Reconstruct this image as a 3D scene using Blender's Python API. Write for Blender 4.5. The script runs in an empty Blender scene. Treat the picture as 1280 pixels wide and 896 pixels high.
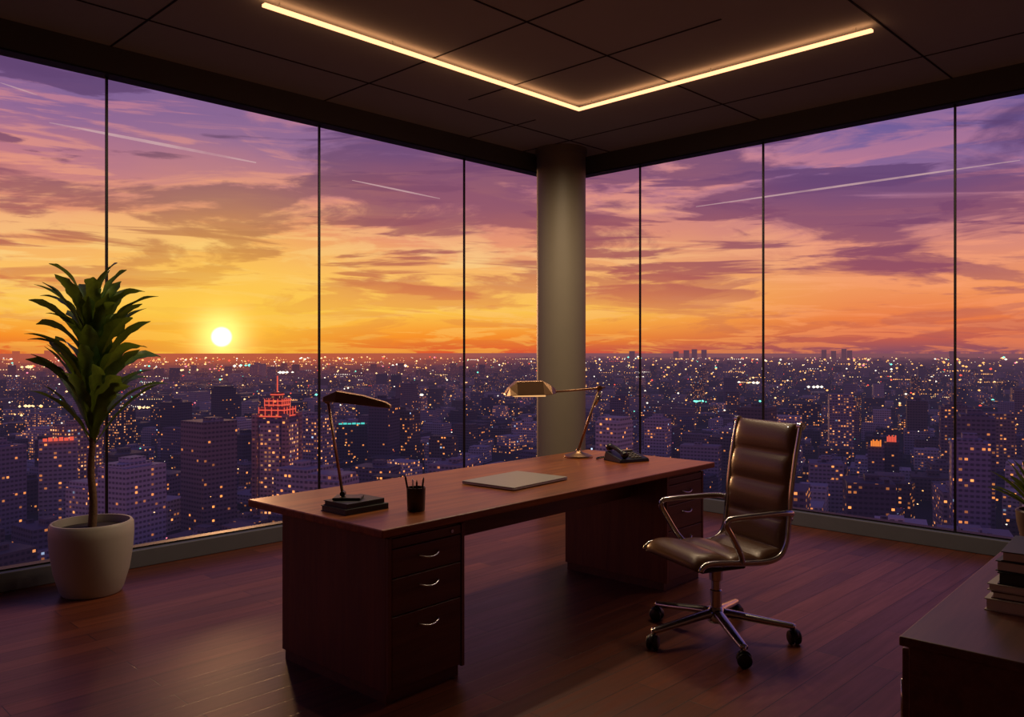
import bpy, bmesh, math, random
import numpy as np
from mathutils import Vector, Matrix
random.seed(7); rng=np.random.RandomState(11)
sc=bpy.context.scene
COL=sc.collection
def lin(c,a=1.0):
    o=[]
    for v in c:
        v=v/255.0
        o.append(v/12.92 if v<=0.04045 else ((v+0.055)/1.055)**2.4)
    return (o[0],o[1],o[2],a)

# ---------------------------------------------------------------- node helpers
class G:
    def __init__(s,nt): s.nt=nt; s.n=nt.nodes; s.l=nt.links
    def put(s,sock,v):
        if v is None: return
        if isinstance(v,bpy.types.NodeSocket): s.l.new(v,sock)
        else:
            if hasattr(sock,'default_value'):
                try: sock.default_value=v
                except Exception:
                    sock.default_value=tuple(v)[:3] if not isinstance(v,(int,float)) else (v,v,v)
    def node(s,t,ins=None,**props):
        nd=s.n.new(t)
        for k,v in props.items(): setattr(nd,k,v)
        if ins:
            for k,v in ins.items(): s.put(nd.inputs[k],v)
        return nd
    def m(s,op,a,b=None,c=None,clamp=False):
        nd=s.n.new('ShaderNodeMath'); nd.operation=op; nd.use_clamp=clamp
        s.put(nd.inputs[0],a); s.put(nd.inputs[1],b); s.put(nd.inputs[2],c)
        return nd.outputs[0]
    def v(s,op,a,b=None,scale=None):
        nd=s.n.new('ShaderNodeVectorMath'); nd.operation=op
        s.put(nd.inputs[0],a); s.put(nd.inputs[1],b)
        if scale is not None: s.put(nd.inputs[3],scale)
        return nd.outputs['Value'] if op in('DOT_PRODUCT','LENGTH','DISTANCE') else nd.outputs[0]
    def mix(s,f,a,b,blend='MIX'):
        nd=s.n.new('ShaderNodeMix'); nd.data_type='RGBA'; nd.blend_type=blend
        s.put(nd.inputs[0],f); s.put(nd.inputs[6],a); s.put(nd.inputs[7],b)
        return nd.outputs[2]
    def smooth(s,x,lo,hi,a=0.0,b=1.0):
        nd=s.n.new('ShaderNodeMapRange'); nd.interpolation_type='SMOOTHSTEP'
        s.put(nd.inputs[0],x); nd.inputs[1].default_value=lo; nd.inputs[2].default_value=hi
        nd.inputs[3].default_value=a; nd.inputs[4].default_value=b
        return nd.outputs[0]
    def ramp(s,x,stops):
        nd=s.n.new('ShaderNodeValToRGB'); cr=nd.color_ramp
        while len(cr.elements)<len(stops): cr.elements.new(0.5)
        for e,(p,c) in zip(cr.elements,stops): e.position=p; e.color=c
        s.put(nd.inputs[0],x); return nd.outputs[0]
    def noise(s,vec,scale,detail=4,rough=.5,dist=0.0):
        nd=s.n.new('ShaderNodeTexNoise'); s.put(nd.inputs['Vector'],vec)
        nd.inputs['Scale'].default_value=scale; nd.inputs['Detail'].default_value=detail
        nd.inputs['Roughness'].default_value=rough; nd.inputs['Distortion'].default_value=dist
        return nd.outputs[0]
    def xyz(s,x=0,y=0,z=0):
        nd=s.n.new('ShaderNodeCombineXYZ'); s.put(nd.inputs[0],x);s.put(nd.inputs[1],y);s.put(nd.inputs[2],z)
        return nd.outputs[0]
    def sep(s,v):
        nd=s.n.new('ShaderNodeSeparateXYZ'); s.put(nd.inputs[0],v); return nd.outputs

def newmat(name):
    m=bpy.data.materials.new(name); m.use_nodes=True
    nt=m.node_tree; nt.nodes.clear(); g=G(nt)
    out=g.node('ShaderNodeOutputMaterial')
    return m,g,out
def simple(name,col,rough=.5,metal=0,nscale=20,namt=.12,bump=0.0,emit=None,estr=0,coat=0,spec=.5):
    m,g,out=newmat(name)
    tc=g.node('ShaderNodeTexCoord').outputs['Object']
    n=g.noise(tc,nscale,4,.6)
    c=lin(col)
    dk=tuple(x*(1-namt) for x in c[:3])+(1,); lt=tuple(min(1,x*(1+namt)) for x in c[:3])+(1,)
    colr=g.mix(n,dk,lt)
    p=g.node('ShaderNodeBsdfPrincipled',{'Base Color':colr,'Roughness':rough,'Metallic':metal,'Coat Weight':coat,'Specular IOR Level':spec})
    if emit: p.inputs['Emission Color'].default_value=lin(emit); p.inputs['Emission Strength'].default_value=estr
    if bump>0:
        b=g.node('ShaderNodeBump',{'Height':n,'Strength':bump,'Distance':.01}); g.l.new(b.outputs[0],p.inputs['Normal'])
    g.l.new(p.outputs[0],out.inputs[0]); return m
def wood(name,c1,c2,rough=.3,axis=0,coat=.3):
    m,g,out=newmat(name)
    tc=g.node('ShaderNodeTexCoord').outputs['Object']
    sc_=[22,22,22]; sc_[axis]=1.4
    vv=g.v('MULTIPLY',tc,tuple(sc_))
    n=g.noise(vv,1.0,6,.6,.6); n2=g.noise(vv,4.0,4,.6)
    f=g.m('ADD',g.m('MULTIPLY',n,.75),g.m('MULTIPLY',n2,.3))
    f=g.smooth(f,.32,.75)
    p=g.node('ShaderNodeBsdfPrincipled',{'Base Color':g.mix(f,lin(c1),lin(c2)),'Roughness':rough,'Coat Weight':coat,'Coat Roughness':.25,'Specular IOR Level':.4})
    g.l.new(p.outputs[0],out.inputs[0]); return m

# ---------------------------------------------------------------- mesh helpers
def empty(name,loc=(0,0,0),rz=0,parent=None):
    e=bpy.data.objects.new(name,None); e.location=loc; e.rotation_euler=(0,0,rz); e.empty_display_size=.1
    COL.objects.link(e)
    if parent: e.parent=parent
    return e
def mesh(name,verts,faces,mat,parent=None,smooth=False,bevel=0):
    me=bpy.data.meshes.new(name); me.from_pydata([tuple(v) for v in verts],[],faces); me.update()
    if mat: me.materials.append(mat)
    bm=bmesh.new(); bm.from_mesh(me); bmesh.ops.recalc_face_normals(bm,faces=bm.faces); bm.to_mesh(me); bm.free()
    if smooth:
        for p in me.polygons: p.use_smooth=True
    o=bpy.data.objects.new(name,me); COL.objects.link(o)
    if parent: o.parent=parent
    if bevel>0:
        b=o.modifiers.new('bevel','BEVEL'); b.width=bevel; b.segments=3; b.limit_method='ANGLE'
    return o
CF=[(0,3,2,1),(4,5,6,7),(0,1,5,4),(1,2,6,5),(2,3,7,6),(3,0,4,7)]
def box(name,lo,hi,mat,parent=None,bevel=.004):
    x0,y0,z0=lo;x1,y1,z1=hi
    v=[(x0,y0,z0),(x1,y0,z0),(x1,y1,z0),(x0,y1,z0),(x0,y0,z1),(x1,y0,z1),(x1,y1,z1),(x0,y1,z1)]
    return mesh(name,v,CF,mat,parent,False,bevel)
def boxes(name,lst,mat,parent=None,bevel=0):
    V=[];F=[]
    for lo,hi in lst:
        b=len(V);x0,y0,z0=lo;x1,y1,z1=hi
        V+=[(x0,y0,z0),(x1,y0,z0),(x1,y1,z0),(x0,y1,z0),(x0,y0,z1),(x1,y0,z1),(x1,y1,z1),(x0,y1,z1)]
        F+=[tuple(b+i for i in f) for f in CF]
    return mesh(name,V,F,mat,parent,False,bevel)
def catmull(P,n=8):
    P=[Vector(p) for p in P]; out=[]
    Q=[P[0]*2-P[1]]+P+[P[-1]*2-P[-2]]
    for i in range(1,len(Q)-2):
        a,b,c,d=Q[i-1:i+3]
        for k in range(n):
            t=k/n
            out.append(.5*((2*b)+(c-a)*t+(2*a-5*b+4*c-d)*t*t+(3*b-a-3*c+d)*t**3))
    out.append(P[-1]); return out
def tube(name,pts,r,mat,parent=None,res=12,flat=1.0):
    P=[Vector(p) for p in pts]; n=len(P)
    R=r if isinstance(r,(list,tuple)) else [r]*n
    T=[(P[min(i+1,n-1)]-P[max(i-1,0)]).normalized() for i in range(n)]
    u=T[0].orthogonal().normalized()
    if abs(T[0].z)<.9: u=Vector((0,0,1))-T[0]*T[0].z; u.normalize()
    V=[];F=[]
    for i in range(n):
        u=(u-T[i]*u.dot(T[i])).normalized(); w=T[i].cross(u)
        for k in range(res):
            a=2*math.pi*k/res
            V.append(P[i]+u*math.cos(a)*R[i]*flat+w*math.sin(a)*R[i])
    for i in range(n-1):
        for k in range(res):
            k2=(k+1)%res
            F.append((i*res+k,i*res+k2,(i+1)*res+k2,(i+1)*res+k))
    F.append(tuple(range(res))[::-1]); F.append(tuple((n-1)*res+k for k in range(res)))
    o=mesh(name,V,F,mat,parent,True); return o
def lathe(name,prof,mat,parent=None,seg=56,loc=(0,0,0),axis='z'):
    V=[];F=[]
    for r,z in prof:
        for k in range(seg):
            a=2*math.pi*k/seg
            p=(r*math.cos(a),r*math.sin(a),z)
            if axis=='y': p=(p[0],p[2],p[1])
            if axis=='x': p=(p[2],p[0],p[1])
            V.append((p[0]+loc[0],p[1]+loc[1],p[2]+loc[2]))
    for i in range(len(prof)-1):
        for k in range(seg):
            k2=(k+1)%seg
            F.append((i*seg+k,i*seg+k2,(i+1)*seg+k2,(i+1)*seg+k))
    F.append(tuple(range(seg))[::-1]); F.append(tuple((len(prof)-1)*seg+k for k in range(seg)))
    o=mesh(name,V,F,mat,parent,True)
    e=o.modifiers.new('es','EDGE_SPLIT'); e.split_angle=math.radians(40)
    return o

# ---------------------------------------------------------------- dimensions
XW=6.74; YW=5.82; ZC=3.535; ZG=3.356; ZS=0.12; XB=-3.2; YB=-3.0
H=1.48
# ---------------------------------------------------------------- materials
M_ceil=simple('ceiling_paint',(184,190,182),.85,nscale=3,namt=.05)
M_header=simple('header_paint',(84,84,80),.7,nscale=3,namt=.08)
M_seam=simple('ceiling_seam_dark',(40,40,38),.8)
M_black=simple('black_metal',(14,13,14),.45,.3)
M_sill=simple('sill_grey',(88,90,98),.5,nscale=6)
M_wall=simple('wall_plaster',(136,124,114),.8,nscale=2)
M_column=simple('column_concrete',(122,115,100),.5,nscale=5,namt=.06)
M_chrome=simple('polished_aluminium',(200,200,202),.2,1.0,namt=.04)
M_brass=simple('satin_bronze',(168,134,104),.36,1.0,namt=.05)
M_blackp=simple('black_plastic',(18,18,20),.35)
M_leather=simple('brown_leather',(88,56,36),.36,nscale=120,namt=.12,bump=.1,coat=.1)
M_desk=wood('mahogany_top',(112,54,16),(160,90,34),.33,0,.15)
M_deskv=wood('mahogany_side',(86,42,25),(112,58,33),.45,2,.1)
M_deskx=wood('mahogany_rail',(74,37,22),(100,52,30),.45,0,.1)
M_cred=wood('walnut_cabinet',(72,38,32),(98,56,46),.42,0,.15)
M_pot=simple('ceramic_pot',(166,160,150),.45,nscale=8,namt=.05)
M_soil=simple('soil',(44,32,24),.95,nscale=60,namt=.5,bump=.6)
M_trunk=simple('trunk_bark',(96,70,46),.8,nscale=50,namt=.4,bump=.5)
M_silver=simple('laptop_silver',(160,158,150),.4,.5,nscale=3,namt=.03)
M_paper=simple('book_paper',(195,185,170),.8)
M_bk1=simple('book_cover_slate',(46,50,52),.5); M_bk2=simple('book_cover_cream',(170,162,150),.5)
M_bk3=simple('book_cover_black',(24,22,24),.45); M_bk4=simple('book_cover_brown',(76,54,46),.5)
def leafmat():
    m,g,out=newmat('leaf_green')
    tc=g.node('ShaderNodeTexCoord').outputs['Object']
    n=g.noise(tc,9,5,.6)
    c=g.mix(g.smooth(n,.35,.7),lin((36,70,28)),lin((94,124,44)))
    p=g.node('ShaderNodeBsdfPrincipled',{'Base Color':c,'Roughness':.42})
    t=g.node('ShaderNodeBsdfTranslucent',{'Color':lin((140,160,50))})
    mx=g.node('ShaderNodeMixShader',{0:.22}); g.l.new(p.outputs[0],mx.inputs[1]); g.l.new(t.outputs[0],mx.inputs[2])
    g.l.new(mx.outputs[0],out.inputs[0]); return m
M_leaf=leafmat()
def floormat():
    m,g,out=newmat('wood_floor_planks')
    tc=g.node('ShaderNodeTexCoord').outputs['Object']
    br=g.node('ShaderNodeTexBrick',{'Vector':tc,'Color1':lin((118,62,40)),'Color2':lin((82,40,28)),'Mortar':lin((34,15,12)),
        'Scale':1.0,'Mortar Size':.0025,'Mortar Smooth':.3,'Brick Width':1.5,'Row Height':.135,'Bias':-.1})
    br.offset=.37; br.offset_frequency=2
    gr=g.noise(g.v('MULTIPLY',tc,(1.6,30,1)),1.0,6,.65,.5)
    c=g.mix(g.smooth(gr,.3,.8,0,.55),br.outputs[0],lin((54,26,18)))
    rg=g.m('ADD',.27,g.m('MULTIPLY',gr,.18))
    p=g.node('ShaderNodeBsdfPrincipled',{'Base Color':c,'Roughness':rg,'Specular IOR Level':.3})
    b=g.node('ShaderNodeBump',{'Height':g.m('SUBTRACT',1.0,br.outputs[1]),'Strength':.3,'Distance':.003}); g.l.new(b.outputs[0],p.inputs['Normal'])
    g.l.new(p.outputs[0],out.inputs[0]); return m
M_floor=floormat()
def glassmat():
    m,g,out=newmat('window_glass')
    t=g.node('ShaderNodeBsdfTransparent',{'Color':(.985,.985,.985,1)})
    g.l.new(t.outputs[0],out.inputs[0]); return m
M_glass=glassmat()
def emis(name,col,st,sample=True,raw=False):
    m,g,out=newmat(name); e=g.node('ShaderNodeEmission',{'Color':col if raw else lin(col),'Strength':st}); g.l.new(e.outputs[0],out.inputs[0])
    if not sample: m.cycles.emission_sampling='NONE'
    return m
M_strip=emis('led_strip',(1,.42,.19,1),2.6,True,True)

# ---------------------------------------------------------------- room shell
box('floor',(XB,YB,-.1),(XW+.1,YW+.1,0),M_floor,None,0)
box('ceiling',(XB,YB,ZC),(XW+.1,YW+.1,ZC+.15),M_ceil,None,0)
box('wall_back',(XB-.12,YB,0),(XB,YW+.1,ZC),M_wall,None,0)
box('wall_side',(XB,YB-.12,0),(XW+.1,YB,ZC),M_wall,None,0)
box('trim_1',(XB,YW-.06,ZG),(XW+.1,YW+.1,ZC),M_header,None,0)
box('trim_2',(XW-.06,YB,ZG),(XW+.1,YW-.06,ZC),M_header,None,0)
box('baseboard_left',(XB,YW-.07,0),(XW+.1,YW+.1,ZS),M_sill,None,.006)
box('baseboard_right',(XW-.07,YB,0),(XW+.1,YW-.07,ZS),M_sill,None,.006)
w1=empty('window_1'); w2=empty('window_2')
xl=[XB+.01,-1.3,.38,2.03,3.69,5.30,XW]; yl=[YB+.01,-1.3,.33,1.924,3.485,4.815,YW]
def quadx(y,x0,x1): return [(x0,y,ZS),(x1,y,ZS),(x1,y,ZG),(x0,y,ZG)]
V=[];F=[]
for a,b in zip(xl[:-1],xl[1:]):
    F.append(tuple(range(len(V),len(V)+4))); V+=quadx(YW+.02,a,b)
mesh('glass_panes',V,F,M_glass,w1)
V=[];F=[]
for a,b in zip(yl[:-1],yl[1:]):
    F.append(tuple(range(len(V),len(V)+4))); V+=[(XW+.02,a,ZS),(XW+.02,b,ZS),(XW+.02,b,ZG),(XW+.02,a,ZG)]
mesh('glass_panes',V,F,M_glass,w2)
boxes('mullions',[((x-.0075,YW+.008,ZS),(x+.0075,YW+.025,ZG)) for x in xl[1:]],M_black,w1)
boxes('frame_rails',[((XB,YW-.02,ZS),(XW,YW+.06,ZS+.012)),((XB,YW-.062,ZG-.012),(XW,YW+.06,ZG-.001))],M_black,w1)
boxes('mullions',[((XW+.008,y-.0075,ZS),(XW+.025,y+.0075,ZG)) for y in yl[1:-1]],M_black,w2)
boxes('frame_rails',[((XW-.02,YB,ZS),(XW+.06,YW,ZS+.012)),((XW-.062,YB,ZG-.012),(XW+.06,YW,ZG-.001))],M_black,w2)
# ceiling seams (shadow-gap battens)
L=[]
q=.006
for x in (-1.3,.38,2.03,3.69): L.append(((x-q,YB,ZC-.004),(x+q,YW-.06,ZC)))
L.append(((5.30-q,4.9,ZC-.004),(5.30+q,YW-.06,ZC))); L.append(((6.05-q,YB,ZC-.004),(6.05+q,YW-.06,ZC)))
for y in (-1.3,.33,1.924): L.append(((XB,y-q,ZC-.0045),(XW-.06,y+q,ZC)))
for y in (3.485,): L.append(((3.1,y-q,ZC-.0045),(XW-.06,y+q,ZC)))
for y in (5.14,): L.append(((XB,y-q,ZC-.0045),(XW-.06,y+q,ZC)))
L.append(((3.1-q,1.0,ZC-.004),(3.1+q,3.485,ZC))); L.append(((4.5-q,2.6,ZC-.004),(4.5+q,4.9,ZC)))
boxes('trim_3',L,M_seam)
# suspended ceiling light strip
st=empty('ceiling_light_strip')
w=.018; X0,X1,Y0,Y1=2.37,5.22,1.96,4.335
V=[(X0,Y1-w),(X1-w,Y1-w),(X1-w,Y0),(X1+w,Y0),(X1+w,Y1+w),(X0,Y1+w)]
n=6; VV=[(x,y,ZC-.052) for x,y in V]+[(x,y,ZC-.036) for x,y in V]
mesh('led_diffuser',VV,[(0,1,4,5),(1,2,3,4),(6,7,10,11),(7,8,9,10)]+[(i,(i+1)%n,(i+1)%n+n,i+n) for i in range(n)],M_strip,st)
boxes('hangers',[((x-.002,Y1-.002,ZC-.037),(x+.002,Y1+.002,ZC)) for x in (X0+.1,3.3,4.3)]+[((X1-.002,y-.002,ZC-.037),(X1+.002,y+.002,ZC)) for y in (Y0+.1,3.1,4.2)],M_ceil,st)
def strip_fill(x,y,e):  # spots added just below the strip to brighten the room
    l=bpy.data.lights.new('strip_fill_spot','SPOT'); l.energy=e; l.color=(1,.74,.47); l.spot_size=math.radians(172); l.spot_blend=.6; l.shadow_soft_size=.012
    o=bpy.data.objects.new('strip_fill_spot',l); o.location=(x,y,ZC-.067); COL.objects.link(o); o.parent=st
NFILL=6
for i in range(NFILL):
    t=(i+.5)/NFILL
    strip_fill(X0+t*2.85,Y1,27); strip_fill(X1,Y0+t*2.3,23)
# column
cx,cy=6.28,5.45
lathe('round_column',[(.262,0),(.262,.1),(.248,.105),(.248,ZC-.06),(.262,ZC-.055),(.262,ZC)],M_column,None,72,(cx,cy,0))

# ---------------------------------------------------------------- desk
DR=math.radians(2.3)
desk=empty('executive_desk',(2.015,2.715,0),DR)
def dw(a,b,z=0):
    c,s=math.cos(DR),math.sin(DR); return (2.015+a*c-b*s,2.715+a*s+b*c,z)
box('desktop',(0,0,.715),(2.8,1.05,.75),M_desk,desk,.005)
box('front_apron',(.50,.30,.555),(2.25,.33,.715),M_deskx,desk,.002)
box('rear_apron',(.50,.80,.60),(2.25,.825,.715),M_deskx,desk,.002)
def pedestal(a0,a1,nm):
    box(nm+'_body',(a0,.05,.05),(a1,.83,.70),M_deskv,desk,.003)
    box(nm+'_spacer',(a0+.03,.08,.70),(a1-.03,.80,.715),M_deskx,desk,0)
    box(nm+'_plinth',(a0+.012,.06,0),(a1-.012,.82,.05),M_deskx,desk,0)
    box(nm+'_stile',(a0,.03,.05),(a0+.018,.05,.70),M_deskv,desk,.001)
    box(nm+'_stile_b',(a1-.018,.03,.05),(a1,.05,.70),M_deskv,desk,.001)
    a,b=a0+.022,a1-.022
    zz=[(.655,.695),(.53,.65),(.37,.525),(.06,.365)]
    for i,(z0,z1) in enumerate(zz):
        box(nm+'_drawer_%d'%i,(a,.032,z0),(b,.05,z1),M_deskx,desk,.003)
        mid=(a+b)/2
        if i>0:
            zc=z1-.045 if i<3 else z1-.055
            pts=catmull([(mid-.055,.034,zc),(mid-.05,.018,zc-.004),(mid-.025,.008,zc-.011),(mid,.005,zc-.013),(mid+.025,.008,zc-.011),(mid+.05,.018,zc-.004),(mid+.055,.034,zc)],5)
            tube(nm+'_handle_%d'%i,pts,.0042,M_chrome,desk,8)
pedestal(.055,.50,'pedestal_near'); pedestal(2.25,2.70,'pedestal_far')
lathe('lock',[(.008,.0),(.008,.006)],M_chrome,desk,16,(.42,.026,.675),'y')

# ---------------------------------------------------------------- desk things
def book(name,cx,cy,z,l,w,h,cov,parent,rz=0):
    c,s=math.cos(rz),math.sin(rz)
    def rot(o):
        for v in o.data.vertices:
            x,y=v.co.x,v.co.y; v.co.x=cx+x*c-y*s; v.co.y=cy+x*s+y*c
        return o
    rot(box(name+'_cover_bottom',(-l/2,-w/2,z),(l/2,w/2,z+.003),cov,parent,.001))
    rot(box(name+'_cover_top',(-l/2,-w/2,z+h-.003),(l/2,w/2,z+h),cov,parent,.001))
    rot(box(name+'_spine',(-l/2,-w/2,z+.003),(l/2,-w/2+.004,z+h-.003),cov,parent,.001))
    rot(box(name+'_pages',(-l/2+.004,-w/2+.004,z+.003),(l/2-.004,w/2-.005,z+h-.003),M_paper if cov is not M_bk3 else M_bk1,parent,0))
ns=empty('notebook_stack',dw(.20,.45,.75),DR)
book('notebook_lower',0,0,0,.245,.19,.026,M_bk3,ns)
book('notebook_upper',0.0,0.005,.026,.22,.17,.022,M_bk3,ns,.04)
# lamp 1: on the notebooks
lb=dw(.19,.47,.75)
lamp=empty('desk_lamp',(lb[0],lb[1],.7985),math.radians(-45.6))
box('weighted_base',(-.075,-.05,0),(.055,.05,.012),M_blackp,lamp,.004)
tube('lower_arm_a',[(-.035,-.008,.012),(-.105,-.008,.455)],.005,M_brass,lamp,10)
tube('lower_arm_b',[(-.035,.008,.012),(-.105,.008,.455)],.005,M_brass,lamp,10)
lathe('base_joint',[(.012,-.016),(.012,.016)],M_blackp,lamp,20,(-.035,0,.024),'y')
lathe('head_joint',[(.013,-.018),(.013,.018)],M_brass,lamp,20,(-.105,0,.455),'y')
def shade(name,secs,mat,parent):
    V=[];F=[]
    for x,z,wb,wt,h in secs: V+=[(x,-wb,z),(x,wb,z),(x,wt,z+h),(x,-wt,z+h)]
    for i in range(len(secs)-1):
        for k in range(4):
            k2=(k+1)%4; F.append((4*i+k,4*i+k2,4*i+4+k2,4*i+4+k))
    F.append((3,2,1,0)); q=4*(len(secs)-1); F.append((q,q+1,q+2,q+3))
    return mesh(name,V,F,mat,parent,False,.004)
shade('lamp_head',[(-.125,.452,.03,.02,.022),(-.06,.450,.058,.03,.052),(.06,.437,.050,.026,.044),(.165,.424,.034,.018,.026),(.19,.421,.024,.014,.014)],M_brass,lamp)
# lamp 2
l2=dw(2.405,.835,.75)
lamp2=empty('desk_lamp',(l2[0],l2[1],.75),math.radians(-45.6+8))
lathe('round_base',[(.098,0),(.10,.004),(.098,.012),(.06,.026),(.03,.034),(.016,.05),(.014,.06)],M_brass,lamp2,48)
tube('lower_arm',[(0,0,.05),(.148,0,.475)],.0085,M_brass,lamp2,12)
lathe('elbow_joint',[(.018,-.018),(.018,.018)],M_brass,lamp2,24,(.148,0,.478),'y')
tube('elbow_spring',[(.12,0,.36),(.165,0,.45)],.011,M_chrome,lamp2,10)
tube('upper_arm',[(.19,0,.485),(.148,0,.478),(-.17,0,.455)],.007,M_brass,lamp2,12)
shade('lamp_shade',[(-.52,.43,.085,.04,.012),(-.49,.432,.095,.05,.055),(-.44,.435,.10,.055,.095),(-.26,.437,.10,.055,.095),(-.20,.44,.09,.045,.06),(-.165,.445,.04,.03,.03)],M_brass,lamp2)
box('lamp_tube',(-.46,-.05,.424),(-.24,.05,.434),emis('warm_lamp_tube',(255,190,120),.9),lamp2,.003)
# pen cup
pc=empty('pen_cup',dw(.371,.217,.75))
lathe('cup_body',[(.038,0),(.041,.004),(.044,.108),(.0405,.108),(.037,.008),(.001,.006)],simple('smoked_cup',(44,36,30),.3),pc,40)
for i,(ax,ay,tx,ty,h,mt) in enumerate([(-.02,.01,-.045,.02,.165,M_black),(.015,-.01,.035,-.01,.15,M_bk4),(0,.02,.01,.036,.14,M_chrome),(-.01,-.02,-.02,-.03,.145,M_black)]):
    tube('pen_%d'%i,[(ax,ay,.01),(tx,ty,h-.012),(tx*1.05,ty*1.05,h)],[.0045,.0045,.002],mt,pc,8)
# laptop
lp=empty('laptop',dw(1.296,.43,.75),DR+math.radians(3))
box('laptop_base',(-.245,-.185,.002),(.245,.185,.012),M_silver,lp,.004)
box('laptop_lid',(-.245,-.185,.0125),(.245,.185,.019),M_silver,lp,.003)
box('laptop_feet',(-.2,-.13,0),(.2,.13,.002),M_blackp,lp,0)
# phone
ph=empty('desk_telephone',dw(2.47,.48,.75),DR+math.radians(-20))
pv=[(-.12,-.10,0),(.12,-.10,0),(.12,.10,0),(-.12,.10,0),(-.115,-.095,.022),(.115,-.095,.022),(.11,.09,.062),(-.11,.09,.062)]
mesh('phone_base',pv,CF,M_blackp,ph,False,.006)
hs=catmull([(-.075,-.095,.045),(-.075,-.06,.062),(-.075,0,.082),(-.075,.06,.092),(-.075,.10,.084)],6)
tube('handset',hs,[.024 if (i<5 or i>len(hs)-6) else .015 for i in range(len(hs))],M_blackp,ph,14)
K=[]
for i in range(3):
    for j in range(4):
        x=.0+i*.03; y=-.07+j*.028; z=.022+(y+.095)/.185*.04
        K.append(((x-.01,y-.009,z),(x+.01,y+.009,z+.006)))
boxes('keypad',K,simple('phone_keys',(130,126,120),.5),ph)
boxes('phone_screen',[((-.02,.045,.053),(.085,.08,.064))],simple('phone_lcd',(90,100,104),.2),ph)
tube('phone_cord',catmull([(-.10,.10,.02),(-.14,.14,.006),(-.10,.19,.006),(0,.2,.006)],8),.004,M_blackp,ph,8)

# ---------------------------------------------------------------- chair
CA=math.radians(157)
ch=empty('office_chair',(3.755,2.20,0),CA)
prof=[(.275,.425),(.262,.452),(.22,.467),(.10,.460),(-.06,.446),(-.16,.450),(-.215,.478),(-.245,.54),(-.258,.64),(-.272,.78),(-.295,.93),(-.322,1.06),(-.335,1.115)]
pc_=catmull([(x,0,z) for x,z in prof],10)
S=[0]
for i in range(1,len(pc_)): S.append(S[-1]+(pc_[i]-pc_[i-1]).length)
tot=S[-1]
bounds=[0,.20,.37,.50,.64,.80,.945,1.10]; bounds=[b/1.10*tot for b in bounds]
W=.235
NW=17
V=[];Fc=[]
n=len(pc_)
for side in (0,1):
    for i in range(n):
        s=S[i]
        for k in range(len(bounds)-1):
            if bounds[k]<=s<=bounds[k+1]+1e-6:
                u=(s-bounds[k])/(bounds[k+1]-bounds[k]); break
        pad=(max(0,math.sin(math.pi*u)))**.45
        t=(pc_[min(i+1,n-1)]-pc_[max(i-1,0)]).normalized(); nn=Vector((t.z,0,-t.x))
        if nn.dot(Vector((.6,0,.8)))<0: nn=-nn
        for j in range(NW):
            v=-1+2*j/(NW-1); e=(1-abs(v)**6)**.5
            if side==0: off=(.003+.032*pad)*e+.002
            else: off=-(.004+.010*pad)*e-.002
            p=pc_[i]+nn*off; V.append((p.x,v*W,p.z))
B=n*NW
for i in range(n-1):
    for j in range(NW-1):
        a=i*NW+j; Fc.append((a,a+1,a+NW+1,a+NW)); Fc.append((B+a,B+a+NW,B+a+NW+1,B+a+1))
    a=i*NW; Fc.append((a,a+NW,B+a+NW,B+a)); a=i*NW+NW-1; Fc.append((a,B+a,B+a+NW,a+NW))
for j in range(NW-1):
    Fc.append((j,B+j,B+j+1,j+1)); a=(n-1)*NW+j; Fc.append((a,a+1,B+a+1,B+a))
mesh('seat_and_back_upholstery',V,Fc,M_leather,ch,True)
for sgn,nm in ((-1,'near'),(1,'far')):
    y=sgn*.248
    rail=[Vector((p.x,y,p.z-.004)) for p in pc_[4:]]
    tube('side_rail_'+nm,rail,.0135,M_chrome,ch,12,1.3)
    lathe('rail_cap_'+nm,[(.02,-.012),(.02,.012)],M_chrome,ch,20,(-.335,y,1.105),'y')
    arm=catmull([(.03,sgn*.25,.452),(.06,sgn*.275,.50),(.115,sgn*.285,.59),(.148,sgn*.285,.645),(.14,sgn*.285,.672),(.10,sgn*.285,.68),(-.05,sgn*.285,.682),(-.20,sgn*.28,.682),(-.255,sgn*.27,.675),(-.262,sgn*.25,.66)],6)
    tube('armrest_'+nm,arm,.0145,M_chrome,ch,12,1.0)
tube('top_crossbar',[(-.345,-.25,1.10),(-.345,.25,1.10)],.009,M_chrome,ch,10)
tube('seat_crossbar_front',[(.14,-.248,.452),(.14,-.1,.425),(.14,.1,.425),(.14,.248,.452)],.012,M_chrome,ch,10)
tube('seat_crossbar_rear',[(-.10,-.248,.442),(-.10,-.1,.415),(-.10,.1,.415),(-.10,.248,.442)],.012,M_chrome,ch,10)
tube('back_crossbar',[(-.275,-.248,.64),(-.285,0,.64),(-.275,.248,.64)],.010,M_chrome,ch,10)
box('tilt_mechanism',(-.13,-.085,.365),(.15,.085,.425),M_blackp,ch,.015)
tube('tilt_lever',[(.05,-.08,.385),(.05,-.2,.38),(.05,-.235,.375)],.006,M_blackp,ch,8)
lathe('gas_post',[(.03,.13),(.03,.25),(.024,.255),(.024,.30),(.034,.305),(.036,.37)],M_chrome,ch,32)
lathe('base_hub',[(.035,.085),(.052,.10),(.052,.135),(.034,.165)],M_chrome,ch,32)
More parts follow.
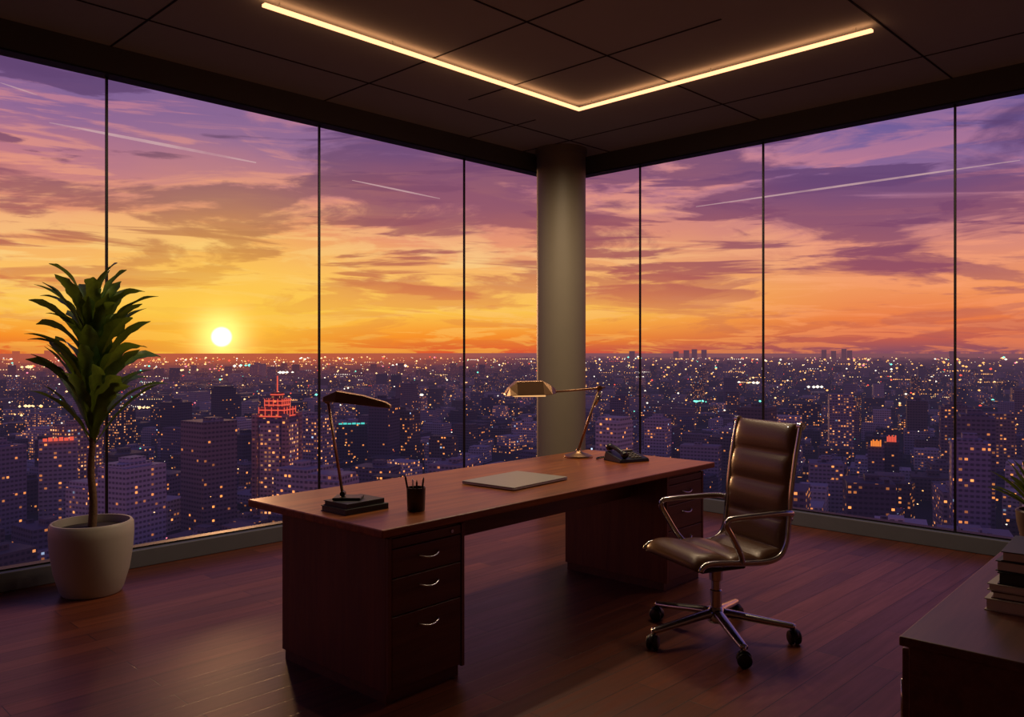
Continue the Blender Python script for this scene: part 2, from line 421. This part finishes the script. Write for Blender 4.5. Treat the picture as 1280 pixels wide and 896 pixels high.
for k in range(5):
    a=math.radians(14+72*k)-CA
    c,s=math.cos(a),math.sin(a)
    P=[(c*r,s*r,z) for r,z in ((.03,.135),(.12,.125),(.24,.108),(.34,.095),(.385,.09))]
    tube('base_leg_%d'%(k+1),catmull(P,4),[.032-.012*i/16 for i in range(17)],M_chrome,ch,12,.7)
    x,y=c*.385,s*.385
    tube('caster_stem_%d'%(k+1),[(x,y,.10),(x,y,.055)],.008,M_chrome,ch,10)
    ca=a+math.radians(60+35*k); ax=Vector((math.cos(ca),math.sin(ca),0))
    for q_,sg in enumerate((-1,1)):
        c0=Vector((x,y,.035))
        tube('caster_wheel_%d_%d'%(k+1,q_),[c0+ax*sg*.006,c0+ax*sg*.010,c0+ax*sg*.024,c0+ax*sg*.029],[.030,.035,.035,.027],M_blackp,ch,24)
    tube('caster_hood_%d'%(k+1),[Vector((x,y,.044))-ax*.012,Vector((x,y,.044))+ax*.012],.034,M_blackp,ch,16)

# ---------------------------------------------------------------- plants
def leaf(V,F,base,az,el,length,width,droop,wav=.12,nn=14,tw=0):
    p=Vector(base); seg=length/nn
    ca,sa=math.cos(az),math.sin(az)
    side=Vector((-sa,ca,0))
    b0=len(V); ph=random.random()*6; ph2=random.random()*6
    for i in range(nn+1):
        t=i/nn
        e=el-droop*t**1.8
        d=Vector((ca*math.cos(e),sa*math.cos(e),math.sin(e)))
        up=Vector((-ca*math.sin(e),-sa*math.sin(e),math.cos(e)))
        sd=(side*math.cos(tw)+up*math.sin(tw))
        w_=width*(.22+.78*math.sin(math.pi*min(1,t**1.3*.86+.02))**.7)*(1 if t<.86 else (1-t)/.14*.85+.15)
        jl=1+wav*math.sin(t*24+ph)+wav*.5*math.sin(t*49+ph2); jr=1+wav*math.sin(t*22+ph+2)+wav*.5*math.sin(t*45+ph2+1)
        ry=wav*.5*w_*math.sin(t*20+ph)
        V.append(p+sd*w_*jl+up*(w_*.26+ry)); V.append(p+sd*w_*.5+up*w_*.05); V.append(p.copy()-up*w_*.08)
        V.append(p-sd*w_*.5+up*w_*.05); V.append(p-sd*w_*jr+up*(w_*.26-ry))
        p=p+d*seg
    for i in range(nn):
        for k in range(4):
            a=b0+i*5+k; F.append((a,a+1,a+6,a+5))
plant=empty('potted_dracaena_plant',(1.782,5.37,0))
lathe('pot',[(.12,0),(.165,.004),(.18,.03),(.212,.14),(.232,.27),(.238,.36),(.236,.425),(.226,.44),(.214,.44),(.21,.41),(.21,.385)],M_pot,plant,64)
lathe('soil',[(.209,.37),(.209,.392),(.10,.402),(.01,.405)],M_soil,plant,40)
tr=catmull([(0,0,.38),(.008,.0,.55),(-.004,.004,.75),(.004,0,.95),(0,0,1.25),(0,0,1.6)],6)
tube('trunk',tr,[.026-.014*i/(len(tr)-1) for i in range(len(tr))],M_trunk,plant,12)
V=[];F=[]
NL=58
for i in range(NL):
    u=i/(NL-1)
    z=.90+.70*u; az=i*2.39996+random.uniform(-.25,.25)
    el=math.radians(62+14*u+random.uniform(-8,8)); ln=random.uniform(.48,.60)*(1-.06*u)
    dr=math.radians(random.uniform(35,85))*(1+.05*u)
    leaf(V,F,(0.01*math.cos(az),.01*math.sin(az),z),az,el,ln,random.uniform(.038,.050),dr,.2,26,random.uniform(-.8,.8))
mesh('leaves',V,F,M_leaf,plant,True)

# ---------------------------------------------------------------- credenza
CR=math.radians(2.7)
cr=empty('credenza_cabinet',(2.196,.758,0),CR)
box('cabinet_top',(0,-.50,.725),(2.3,0,.75),M_cred,cr,.004)
box('cabinet_body',(.012,-.49,.06),(2.288,-.02,.725),M_cred,cr,.003)
box('cabinet_plinth',(.04,-.46,0),(2.26,-.05,.06),M_blackp,cr,0)
for i in range(4):
    box('cabinet_door_%d'%(i+1),(.02+i*.568,-.022,.075),(.02+i*.568+.56,-.002,.715),M_cred,cr,.003)
    tube('door_pull_%d'%(i+1),[(.06+i*.568,.008,.5),(.06+i*.568,.008,.62)],.005,M_chrome,cr,8)
bs=empty('book_stack',(2.76,.545,.75),CR)
z=0
for i,(l,w_,h,cv,rz) in enumerate([(.33,.25,.034,M_bk2,.0),(.30,.235,.020,M_bk4,.05),(.31,.23,.020,M_bk2,-.04),(.28,.21,.034,M_bk3,.06),(.27,.20,.030,M_bk1,-.03),(.26,.19,.028,M_bk1,.04)]):
    book('book_%d'%(i+1),0,0,z,l,w_,h,cv,bs,rz); z+=h
sp=empty('potted_succulent_plant',(3.62,.725,.75))
lathe('pot',[(.06,0),(.07,.004),(.088,.08),(.092,.125),(.086,.13),(.08,.13),(.078,.115)],M_bk4,sp,40)
lathe('soil',[(.078,.105),(.077,.117),(.01,.12)],M_soil,sp,30)
V=[];F=[]
for i in range(44):
    az=i*2.4; el=math.radians(random.uniform(35,85))
    leaf(V,F,(.02*math.cos(az),.02*math.sin(az),.115),az,el,random.uniform(.15,.23),.016,math.radians(30),.02,8)
mesh('leaves',V,F,M_leaf,sp,True)

# ---------------------------------------------------------------- world sky
SUN=Vector((.4384,.8986,.0176)).normalized()
wd=bpy.data.worlds.new('sunset_sky'); sc.world=wd; wd.use_nodes=True; wd.node_tree.nodes.clear()
g=G(wd.node_tree); out=g.node('ShaderNodeOutputWorld')
d=g.v('NORMALIZE',g.node('ShaderNodeTexCoord').outputs['Generated'])
x,y,z=g.sep(d)
sxy=Vector((SUN.x,SUN.y)).normalized()
hl=g.m('SQRT',g.m('ADD',g.m('MULTIPLY',x,x),g.m('ADD',g.m('MULTIPLY',y,y),1e-5)))
cosaz=g.m('DIVIDE',g.m('ADD',g.m('MULTIPLY',x,sxy.x),g.m('MULTIPLY',y,sxy.y)),hl)
wf=g.smooth(cosaz,.70,1.0)
zc=g.m('MAXIMUM',z,0)
wob=g.noise(g.v('MULTIPLY',d,(2.2,2.2,9)),1.3,4,.55)
zz=g.m('MULTIPLY',g.m('ADD',zc,g.m('MULTIPLY',g.m('SUBTRACT',wob,.5),g.m('MULTIPLY',zc,.55))),2.5,clamp=True)
warm=g.ramp(zz,[(0,lin((226,88,44))),(.045,lin((250,144,40))),(.12,lin((255,200,80))),(.22,lin((254,192,102))),(.34,lin((236,152,112))),(.48,lin((196,122,132))),(.64,lin((146,104,148))),(.8,lin((114,92,148))),(1,lin((80,72,130)))])
cool=g.ramp(zz,[(0,lin((132,78,96))),(.035,lin((190,92,80))),(.09,lin((236,124,70))),(.18,lin((242,150,94))),(.29,lin((218,138,122))),(.42,lin((168,114,144))),(.56,lin((120,96,152))),(.72,lin((92,82,148))),(1,lin((58,58,122)))])
base=g.mix(wf,cool,warm)
den=g.m('ADD',zc,.10)
cp=g.xyz(g.m('DIVIDE',x,den),g.m('DIVIDE',y,den),g.m('MULTIPLY',zc,9.0))
n1=g.noise(g.v('ADD',cp,(3.1,7.7,0)),.85,11,.58,.6)
n2=g.noise(g.v('ADD',cp,(13.1,2.7,5)),1.15,11,.60,.7)
n3=g.noise(g.v('ADD',g.v('MULTIPLY',d,(3.3,3.3,30)),(1,5,2)),1.4,9,.57,.5)
n4=g.noise(g.v('ADD',g.v('MULTIPLY',d,(2.6,2.6,32)),(8,1,4)),1.5,9,.57,.5)
brt=g.mix(wf,g.ramp(zz,[(0,lin((250,136,80))),(.22,lin((252,164,116))),(.45,lin((224,136,140))),(.68,lin((148,112,160))),(1,lin((104,90,146)))]),
            g.ramp(zz,[(0,lin((255,186,70))),(.25,lin((255,216,138))),(.45,lin((246,164,126))),(.7,lin((204,130,146))),(1,lin((146,106,148)))]))
f2=g.m('MULTIPLY',g.smooth(n2,.49,.58),.55)
col=g.mix(f2,base,brt)
f4=g.m('MULTIPLY',g.smooth(n4,.52,.60),g.smooth(z,.03,.1,0,.6))
col=g.mix(f4,col,brt)
drk=g.mix(wf,g.ramp(zz,[(0,lin((136,74,92))),(.12,lin((164,82,90))),(.28,lin((138,76,102))),(.48,lin((104,70,116))),(.8,lin((72,60,108)))]),
            g.ramp(zz,[(0,lin((204,92,54))),(.14,lin((220,116,70))),(.26,lin((184,98,82))),(.42,lin((140,80,102))),(.64,lin((104,70,114))),(1,lin((74,60,108)))]))
f1=g.m('MULTIPLY',g.smooth(n1,.50,.575),.84)
f1=g.m('MULTIPLY',f1,g.smooth(z,.0,.14,.25,1.0))
col=g.mix(f1,col,drk)
f3=g.m('MULTIPLY',g.m('MULTIPLY',g.smooth(n3,.52,.59),.88),g.smooth(z,.03,.09))
col=g.mix(f3,col,drk)
D=g.m('MAXIMUM',g.v('DOT_PRODUCT',d,tuple(SUN)),0)
g1=g.m('POWER',D,3000.0); g2=g.m('POWER',D,110.0)
col=g.mix(g.m('MULTIPLY',g2,.6,clamp=True),col,lin((255,204,64)))
col=g.mix(1.0,col,g.mix(g.m('MULTIPLY',g1,.9),(0,0,0,1),(1.0,.8,.28,1)),'ADD')
disk=g.smooth(D,.99992,.99997)
col=g.mix(disk,col,(3.0,2.7,1.6,1))
below=g.smooth(z,-.02,0.0)
col=g.mix(below,lin((46,36,60)),col)
bg=g.node('ShaderNodeBackground',{'Color':col,'Strength':1.0}); g.l.new(bg.outputs[0],out.inputs[0])

# ---------------------------------------------------------------- city
GZ=-122.0
city=empty('city_skyline')
def haze(g):  # haze painted in as emission by distance, warmer toward the sun
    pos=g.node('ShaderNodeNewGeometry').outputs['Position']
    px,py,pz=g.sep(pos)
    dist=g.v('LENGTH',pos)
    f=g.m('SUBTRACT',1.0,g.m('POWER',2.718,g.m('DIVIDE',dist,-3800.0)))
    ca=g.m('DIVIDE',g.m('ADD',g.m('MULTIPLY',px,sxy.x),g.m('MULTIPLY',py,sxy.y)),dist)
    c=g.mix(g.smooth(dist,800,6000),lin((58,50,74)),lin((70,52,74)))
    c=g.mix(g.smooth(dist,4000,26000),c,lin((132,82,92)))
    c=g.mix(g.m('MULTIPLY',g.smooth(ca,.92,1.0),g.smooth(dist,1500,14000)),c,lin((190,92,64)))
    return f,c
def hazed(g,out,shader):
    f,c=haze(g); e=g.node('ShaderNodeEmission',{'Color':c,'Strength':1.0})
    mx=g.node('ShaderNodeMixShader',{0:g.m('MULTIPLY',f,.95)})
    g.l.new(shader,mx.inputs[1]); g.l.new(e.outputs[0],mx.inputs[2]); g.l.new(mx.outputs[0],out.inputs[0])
def citymat():
    m,g,out=newmat('city_facade')
    at=g.node('ShaderNodeAttribute',attribute_name='bcol')
    uv=g.node('ShaderNodeUVMap').outputs[0]
    q=g.v('DIVIDE',uv,(3.0,3.1,1)); fl=g.v('FLOOR',q); fr=g.v('FRACTION',q)
    fx,fy,_=g.sep(fr)
    def band(v,a,b): return g.m('MULTIPLY',g.m('GREATER_THAN',v,a),g.m('LESS_THAN',v,b))
    fb=band(fy,.30,.76)
    mask=g.m('MULTIPLY',band(fx,.22,.80),fb)
    wn=g.node('ShaderNodeTexWhiteNoise',{'Vector':fl}); wn.noise_dimensions='2D'
    lit=g.m('LESS_THAN',wn.outputs['Value'],at.outputs['Alpha'])
    r,gg,b=g.sep(wn.outputs['Color'])
    ec=g.mix(g.smooth(r,.0,1.0),lin((255,150,72)),lin((255,214,160)))
    ec=g.mix(g.m('GREATER_THAN',gg,.96),ec,lin((190,215,255)))
    es=g.m('MULTIPLY',g.m('MULTIPLY',mask,lit),g.m('ADD',.25,g.m('MULTIPLY',g.m('POWER',b,2.0),1.7)))
    bc=g.mix(g.m('ADD',g.m('MULTIPLY',mask,.5),g.m('MULTIPLY',fb,.2)),at.outputs['Color'],lin((34,33,50)))
    p=g.node('ShaderNodeBsdfPrincipled',{'Base Color':bc,'Roughness':.75,'Emission Color':ec,'Emission Strength':es})
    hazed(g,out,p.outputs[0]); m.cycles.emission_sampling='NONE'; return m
M_city=citymat()
def groundmat():
    m,g,out=newmat('city_ground')
    pos=g.node('ShaderNodeNewGeometry').outputs['Position']
    n=g.noise(pos,.004,8,.65)
    c=g.mix(g.smooth(n,.4,.65),lin((34,34,44)),lin((40,52,44)))
    vo=g.node('ShaderNodeTexVoronoi',{'Vector':pos,'Scale':.018}); vo.feature='F1'
    l=g.m('MULTIPLY',g.m('LESS_THAN',vo.outputs['Distance'],.06),1.2)
    p=g.node('ShaderNodeBsdfPrincipled',{'Base Color':c,'Roughness':.9,'Emission Color':lin((255,160,80)),'Emission Strength':l})
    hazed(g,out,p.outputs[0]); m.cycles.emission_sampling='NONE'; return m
R_=70000
mesh('terrain',[(-R_,-R_,GZ),(R_,-R_,GZ),(R_,R_,GZ),(-R_,R_,GZ)],[(0,1,2,3)],groundmat(),city)

bv=[];bf=[];buv=[];bcol=[]
def bld(cx,cy,w,d,z0,z1,ang,col,lit,roofcol=None):
    c,s=math.cos(ang),math.sin(ang); b=len(bv)
    for zz_ in (z0,z1):
        for ux,uy in ((-1,-1),(1,-1),(1,1),(-1,1)):
            x_=ux*w/2;y_=uy*d/2; bv.append((cx+x_*c-y_*s,cy+x_*s+y_*c,zz_))
    ou=random.randint(0,900)*3.0; ov=random.randint(0,900)*3.1
    h=z1-z0
    for k,l in ((0,w),(1,d),(2,w),(3,d)):
        k2=(k+1)%4; bf.append((b+k,b+k2,b+4+k2,b+4+k))
        o=ou+k*300; buv.extend([o,ov,o+l,ov,o+l,ov+h,o,ov+h])
        cc=(col[0],col[1],col[2],lit); bcol.extend(cc*4)
    bf.append((b+4,b+5,b+6,b+7)); buv.extend([0,0]*4)
    rc=roofcol or tuple(v*.7 for v in col[:3]); bcol.extend((rc[0],rc[1],rc[2],0)*4)
PAL=[(160,150,168),(118,108,128),(186,174,184),(94,86,106),(140,124,132),(206,196,206),(110,98,102),(82,76,92),(88,78,90)]
def rc(): return lin(PAL[random.randrange(len(PAL))])
SPECIAL=[(500,98),(540,146),(640,170),(690,470),(420,690),(196,520),(150,640),(240,760),(880,250),(560,300),(308,543),(192,646),(511,743),(768,280)]
def field(r0,r1,sp,wlo,whi,hf,near,lits):
    ca,sa=math.cos(.35),math.sin(.35); n=int(r1/sp)+2
    for i in range(-n,n):
        for j in range(-n,n):
            gx=i*sp+random.uniform(-.18,.18)*sp; gy=j*sp+random.uniform(-.18,.18)*sp
            x_=gx*ca-gy*sa; y_=gx*sa+gy*ca; r=math.hypot(x_,y_)
            if r<r0 or r>r1: continue
            az=math.degrees(math.atan2(y_,x_))
            if az<-12 or az>102: continue
            if random.random()<.14: continue
            if near and min(math.hypot(x_-a,y_-b) for a,b in SPECIAL)<32: continue
            w=random.uniform(wlo,whi); d_=random.uniform(wlo,whi); h=hf(r)
            ang=.35+random.choice((0,0,.12,-.2)); c=rc()
            if h>45: w=min(w,26); d_=min(d_,26)
            lit=random.choice(lits)
            bld(x_,y_,w,d_,GZ,GZ+h,ang,c,lit)
            if near:
                if random.random()<.7: bld(x_+random.uniform(-3,3),y_+random.uniform(-3,3),w*.3,d_*.3,GZ+h,GZ+h+random.uniform(2,5),ang,c,0)
                if random.random()<.45: bld(x_+w*.25*random.choice((-1,1)),y_,w*.2,d_*.2,GZ+h,GZ+h+random.uniform(1.5,3),ang,c,0)
                for q2 in range(random.randint(0,4)):
                    ux=random.uniform(-.38,.38)*w; uy=random.uniform(-.38,.38)*d_
                    bld(x_+ux*math.cos(ang)-uy*math.sin(ang),y_+ux*math.sin(ang)+uy*math.cos(ang),random.uniform(1.5,4),random.uniform(1.5,4),GZ+h,GZ+h+random.uniform(1,2.4),ang,rc(),0)
                if random.random()<.4: bld(x_,y_,w*.7,d_*1.0,GZ+h,GZ+h+3.1,ang,c,lit)
                if random.random()<.35: bld(x_,y_,w*1.3,d_*1.25,GZ,GZ+h*.45,ang,rc(),lit)
def hnear(r):
    u=random.random()
    if u<.74: return random.uniform(10,28)
    if u<.93: return random.uniform(28,48)
    return random.uniform(48,78 if r>480 else 58)
def hmid(r):
    u=random.random()
    return random.uniform(7,18) if u<.88 else (random.uniform(18,36) if u<.97 else random.uniform(36,70))
def hfar(r):
    u=random.random()
    return random.uniform(6,16) if u<.93 else random.uniform(20,55)
field(250,1500,46,17,36,hnear,True,(.02,.03,.05,.09,.14,.26,.4))
field(1500,5200,78,20,44,hmid,False,(.02,.05,.09,.14,.3))
field(5200,17000,300,50,120,hfar,False,(.05,.1,.2))
for px_,hh in ((845,0),(858,4),(868,7),(880,5),(1030,5),(1042,2),(1055,8),(1062,3),(1190,1),(20,1),(60,3),(790,1)):
    s=(px_-640)/1020; D_=12000
    bld(D_*(.7145+.6997*s),D_*(.6997-.7145*s),70,70,GZ,12+hh*4.5,.4,lin((60,50,70)),.06)
for (X_,Y_,w,d_,top,c,l) in ((500,98,24,20,-58,(226,216,236),.10),(540,146,20,20,-52,(150,140,170),.10),(640,170,24,24,-44,(120,112,134),.14),
      (690,470,24,22,-66,(190,178,196),.12),(420,690,24,20,-60,(180,172,190),.10),(196,520,30,24,-68,(196,188,204),.06),(150,640,30,24,-62,(150,140,160),.10),(240,760,34,22,-62,(180,150,150),.5),(880,250,28,28,-52,(130,116,130),.16),(560,300,28,24,-76,(150,140,164),.12)):
    bld(X_,Y_,w,d_,GZ,top,.35,lin(c),l); bld(X_,Y_,w*.4,d_*.4,top,top+5,.35,lin(c),0); bld(X_-w*.1,Y_,w*.75,d_*.7,top,top+2,.35,lin(c),0)
SIGNS=[(190,640,-62,20,2.6,0),(505,735,-76,28,1.8,1),(760,282,-84,9,6,2),(770,272,-80,8,6,0)]
for X_,Y_,z_,l,h,k in SIGNS:
    r_=math.hypot(X_,Y_); a=math.atan2(Y_,X_)-math.pi/2; bld(X_*(1+10/r_),Y_*(1+10/r_),l+5,17,GZ,z_-.2,a,rc(),.12)
def cobj(name,parent):
    me=bpy.data.meshes.new(name); me.from_pydata(bv,[],bf)
    uvl=me.uv_layers.new(name='UVMap'); uvl.data.foreach_set('uv',np.array(buv,dtype=np.float32))
    ca_=me.color_attributes.new('bcol','FLOAT_COLOR','CORNER'); ca_.data.foreach_set('color',np.array(bcol,dtype=np.float32))
    me.materials.append(M_city); me.update()
    o=bpy.data.objects.new(name,me); COL.objects.link(o); o.parent=parent; return o
cobj('city_buildings',city)

M_red=emis('sign_red',(240,92,72),1.0,False); M_org=emis('sign_orange',(255,140,60),1.0,False); M_teal=emis('sign_teal',(90,225,215),.9,False)
tw=empty('tower',(308,543,0),.62,city)
bv,bf,buv,bcol=[],[],[],[]
bld(0,0,24,24,GZ,-46,0,lin((140,122,144)),.16); bld(0,0,15,26,GZ,-50,0,lin((220,190,190)),.5); bld(0,0,26,15,GZ,-50,0,lin((220,190,190)),.5)
for sx_ in (-1,1):
    for sy_ in (-1,1): bld(sx_*11.5,sy_*11.5,4,4,GZ,-43,0,lin((200,160,156)),.1)
bld(0,0,19,19,-46,-39,0,lin((190,104,96)),.3); bld(0,0,13,13,-39,-33,0,lin((190,104,96)),.3); bld(0,0,7,7,-33,-28,0,lin((190,104,96)),.3)
cobj('tower_body',tw)
L=[]
for hw,z0 in ((9.8,-45.5),(9.8,-41),(6.8,-37.5),(6.8,-34.5),(3.8,-30)):
    L.append(((-hw,-hw,z0),(hw,hw,z0+.8)))
for hw,za,zb in ((9.8,-45.5,-38.5),(6.8,-38,-32.5)):
    for k in range(5):
        t=-hw+2*hw*k/4
        for s_ in (-1,1):
            L.append(((t-.25,s_*hw-.2,za),(t+.25,s_*hw+.2,zb))); L.append(((s_*hw-.2,t-.25,za),(s_*hw+.2,t+.25,zb)))
boxes('tower_crown_lights',L,M_red,tw); boxes('tower_spire',[((-.35,-.35,-28),(.35,.35,-16))],M_red,tw)
mast=empty('radio_mast',(2470,508,0),0,city)
tube('mast_lattice',[(0,0,GZ),(0,0,-40),(0,0,8)],[11,5,1.0],simple('mast_steel',(120,80,90),.6),mast,4)
boxes('mast_lights',[((-3,-3,z_),(3,3,z_+4)) for z_ in (-60,-30,-5)],M_red,mast)
for X_,Y_,z_,l,h,k in SIGNS:
    e=empty('roof_sign',(X_,Y_,z_),math.atan2(Y_,X_)-math.pi/2,city)
    boxes('sign_letters',[((-l/2+l*(j+.08)/6,-.5,0),(-l/2+l*(j+.9)/6,.5,h*(1 if j%2 else .8))) for j in range(6)],(M_red,M_teal,M_org)[k],e)

cols=[((255,176,100),.46),((255,208,148),.27),((255,240,220),.15),((255,84,64),.06),((255,130,150),.03),((120,240,210),.03)]
mats=[emis('city_light_%d'%i,c,1.8,False) for i,(c,_) in enumerate(cols)]
V=[];F=[];MI=[]
def lightpt(x_,y_,z_,s,mi):
    b=len(V)
    V.extend([(x_+s,y_,z_),(x_,y_+s,z_),(x_-s,y_,z_),(x_,y_-s,z_),(x_,y_,z_+s*.7),(x_,y_,z_-s*.7)])
    for k in range(4):
        k2=(k+1)%4; F.append((b+k,b+k2,b+4)); F.append((b+k2,b+k,b+5)); MI.extend([mi,mi])
pr=np.array([p for _,p in cols]); pr=pr/pr.sum()
for i in range(4800):
    r=math.exp(random.uniform(math.log(500),math.log(17000))); az=math.radians(random.uniform(-12,102))
    s=r*random.choice((.0003,.0004,.0005,.0006,.0008,.0012,.0016))
    if r<1400: s*=.7
    lightpt(r*math.cos(az),r*math.sin(az),GZ+random.uniform(10,32),s,int(rng.choice(len(cols),p=pr)))
for i in range(190):
    r=math.exp(random.uniform(math.log(1500),math.log(12000))); az=math.radians(random.uniform(-8,98))
    x0,y0=r*math.cos(az),r*math.sin(az); a=az+math.pi/2+random.uniform(-.5,.5); n_=random.randint(4,12); st_=r*.0028*random.uniform(.6,1.3); mi=int(rng.choice(4,p=[.45,.3,.2,.05]))
    for k in range(n_):
        if random.random()<.2: continue
        lightpt(x0+math.cos(a)*k*st_,y0+math.sin(a)*k*st_,GZ+26,r*.0007*random.uniform(.6,1.3),mi)
for i in range(30):
    r=math.exp(random.uniform(math.log(1400),math.log(7000))); az=math.radians(random.uniform(-5,95)); mi=random.choice((1,1,2,2,5))
    for k in range(random.randint(4,9)): lightpt(r*math.cos(az)+random.gauss(0,r*.006),r*math.sin(az)+random.gauss(0,r*.006),GZ+25,r*.0024*random.uniform(.4,1.1),mi)
me=bpy.data.meshes.new('city_lights'); me.from_pydata(V,[],F)
for m_ in mats: me.materials.append(m_)
me.polygons.foreach_set('material_index',MI); me.update()
o=bpy.data.objects.new('city_lights',me); COL.objects.link(o); o.parent=city

# contrails high in the sky
def trailmat():
    m,g,out=newmat('contrail_vapour')
    t=g.node('ShaderNodeBsdfTransparent'); e=g.node('ShaderNodeEmission',{'Color':lin((236,195,195)),'Strength':.8})
    n=g.noise(g.node('ShaderNodeNewGeometry').outputs['Position'],.002,3,.6)
    mx=g.node('ShaderNodeMixShader',{0:g.m('MULTIPLY',g.smooth(n,.2,.65),.42)}); g.l.new(t.outputs[0],mx.inputs[1]); g.l.new(e.outputs[0],mx.inputs[2]); g.l.new(mx.outputs[0],out.inputs[0])
    m.cycles.emission_sampling='NONE'; return m
MT=trailmat()
ct=empty('contrails')
for a,b,w_ in (((2544,8837,2251),(3960,7391,1859),15),((4619,6718,1686),(5222,6102,1506),8),((6978,4309,1427),(9201,2039,1882),10),((2206,9183,2643),(2463,8935,2525),7)):
    a=Vector(a);b=Vector(b); P=[a.lerp(b,i/10) for i in range(11)]
    tube('vapour_trail',P,[w_*(.25+.75*math.sin(math.pi*(i+.4)/11)) for i in range(11)],MT,ct,8)

# ---------------------------------------------------------------- sun light
sl=bpy.data.lights.new('low_sun','SUN'); sl.energy=.6; sl.color=(1,.50,.22); sl.angle=math.radians(3)
so=bpy.data.objects.new('low_sun',sl); COL.objects.link(so)
td=-Vector((SUN.x,SUN.y,math.tan(math.radians(3)))).normalized()
so.rotation_euler=td.to_track_quat('-Z','Y').to_euler(); so.location=(10,15,8)

# ---------------------------------------------------------------- camera
cam=bpy.data.cameras.new('camera'); co=bpy.data.objects.new('camera',cam); COL.objects.link(co)
cam.sensor_width=36; cam.lens=1020/1280*36; cam.shift_y=-8/1280; cam.clip_start=.05; cam.clip_end=200000
co.location=(0,0,H); co.rotation_euler=(math.radians(90),0,math.radians(-45.6))
sc.camera=co
sc.view_settings.view_transform='Standard'; sc.view_settings.look='None'; sc.view_settings.exposure=0
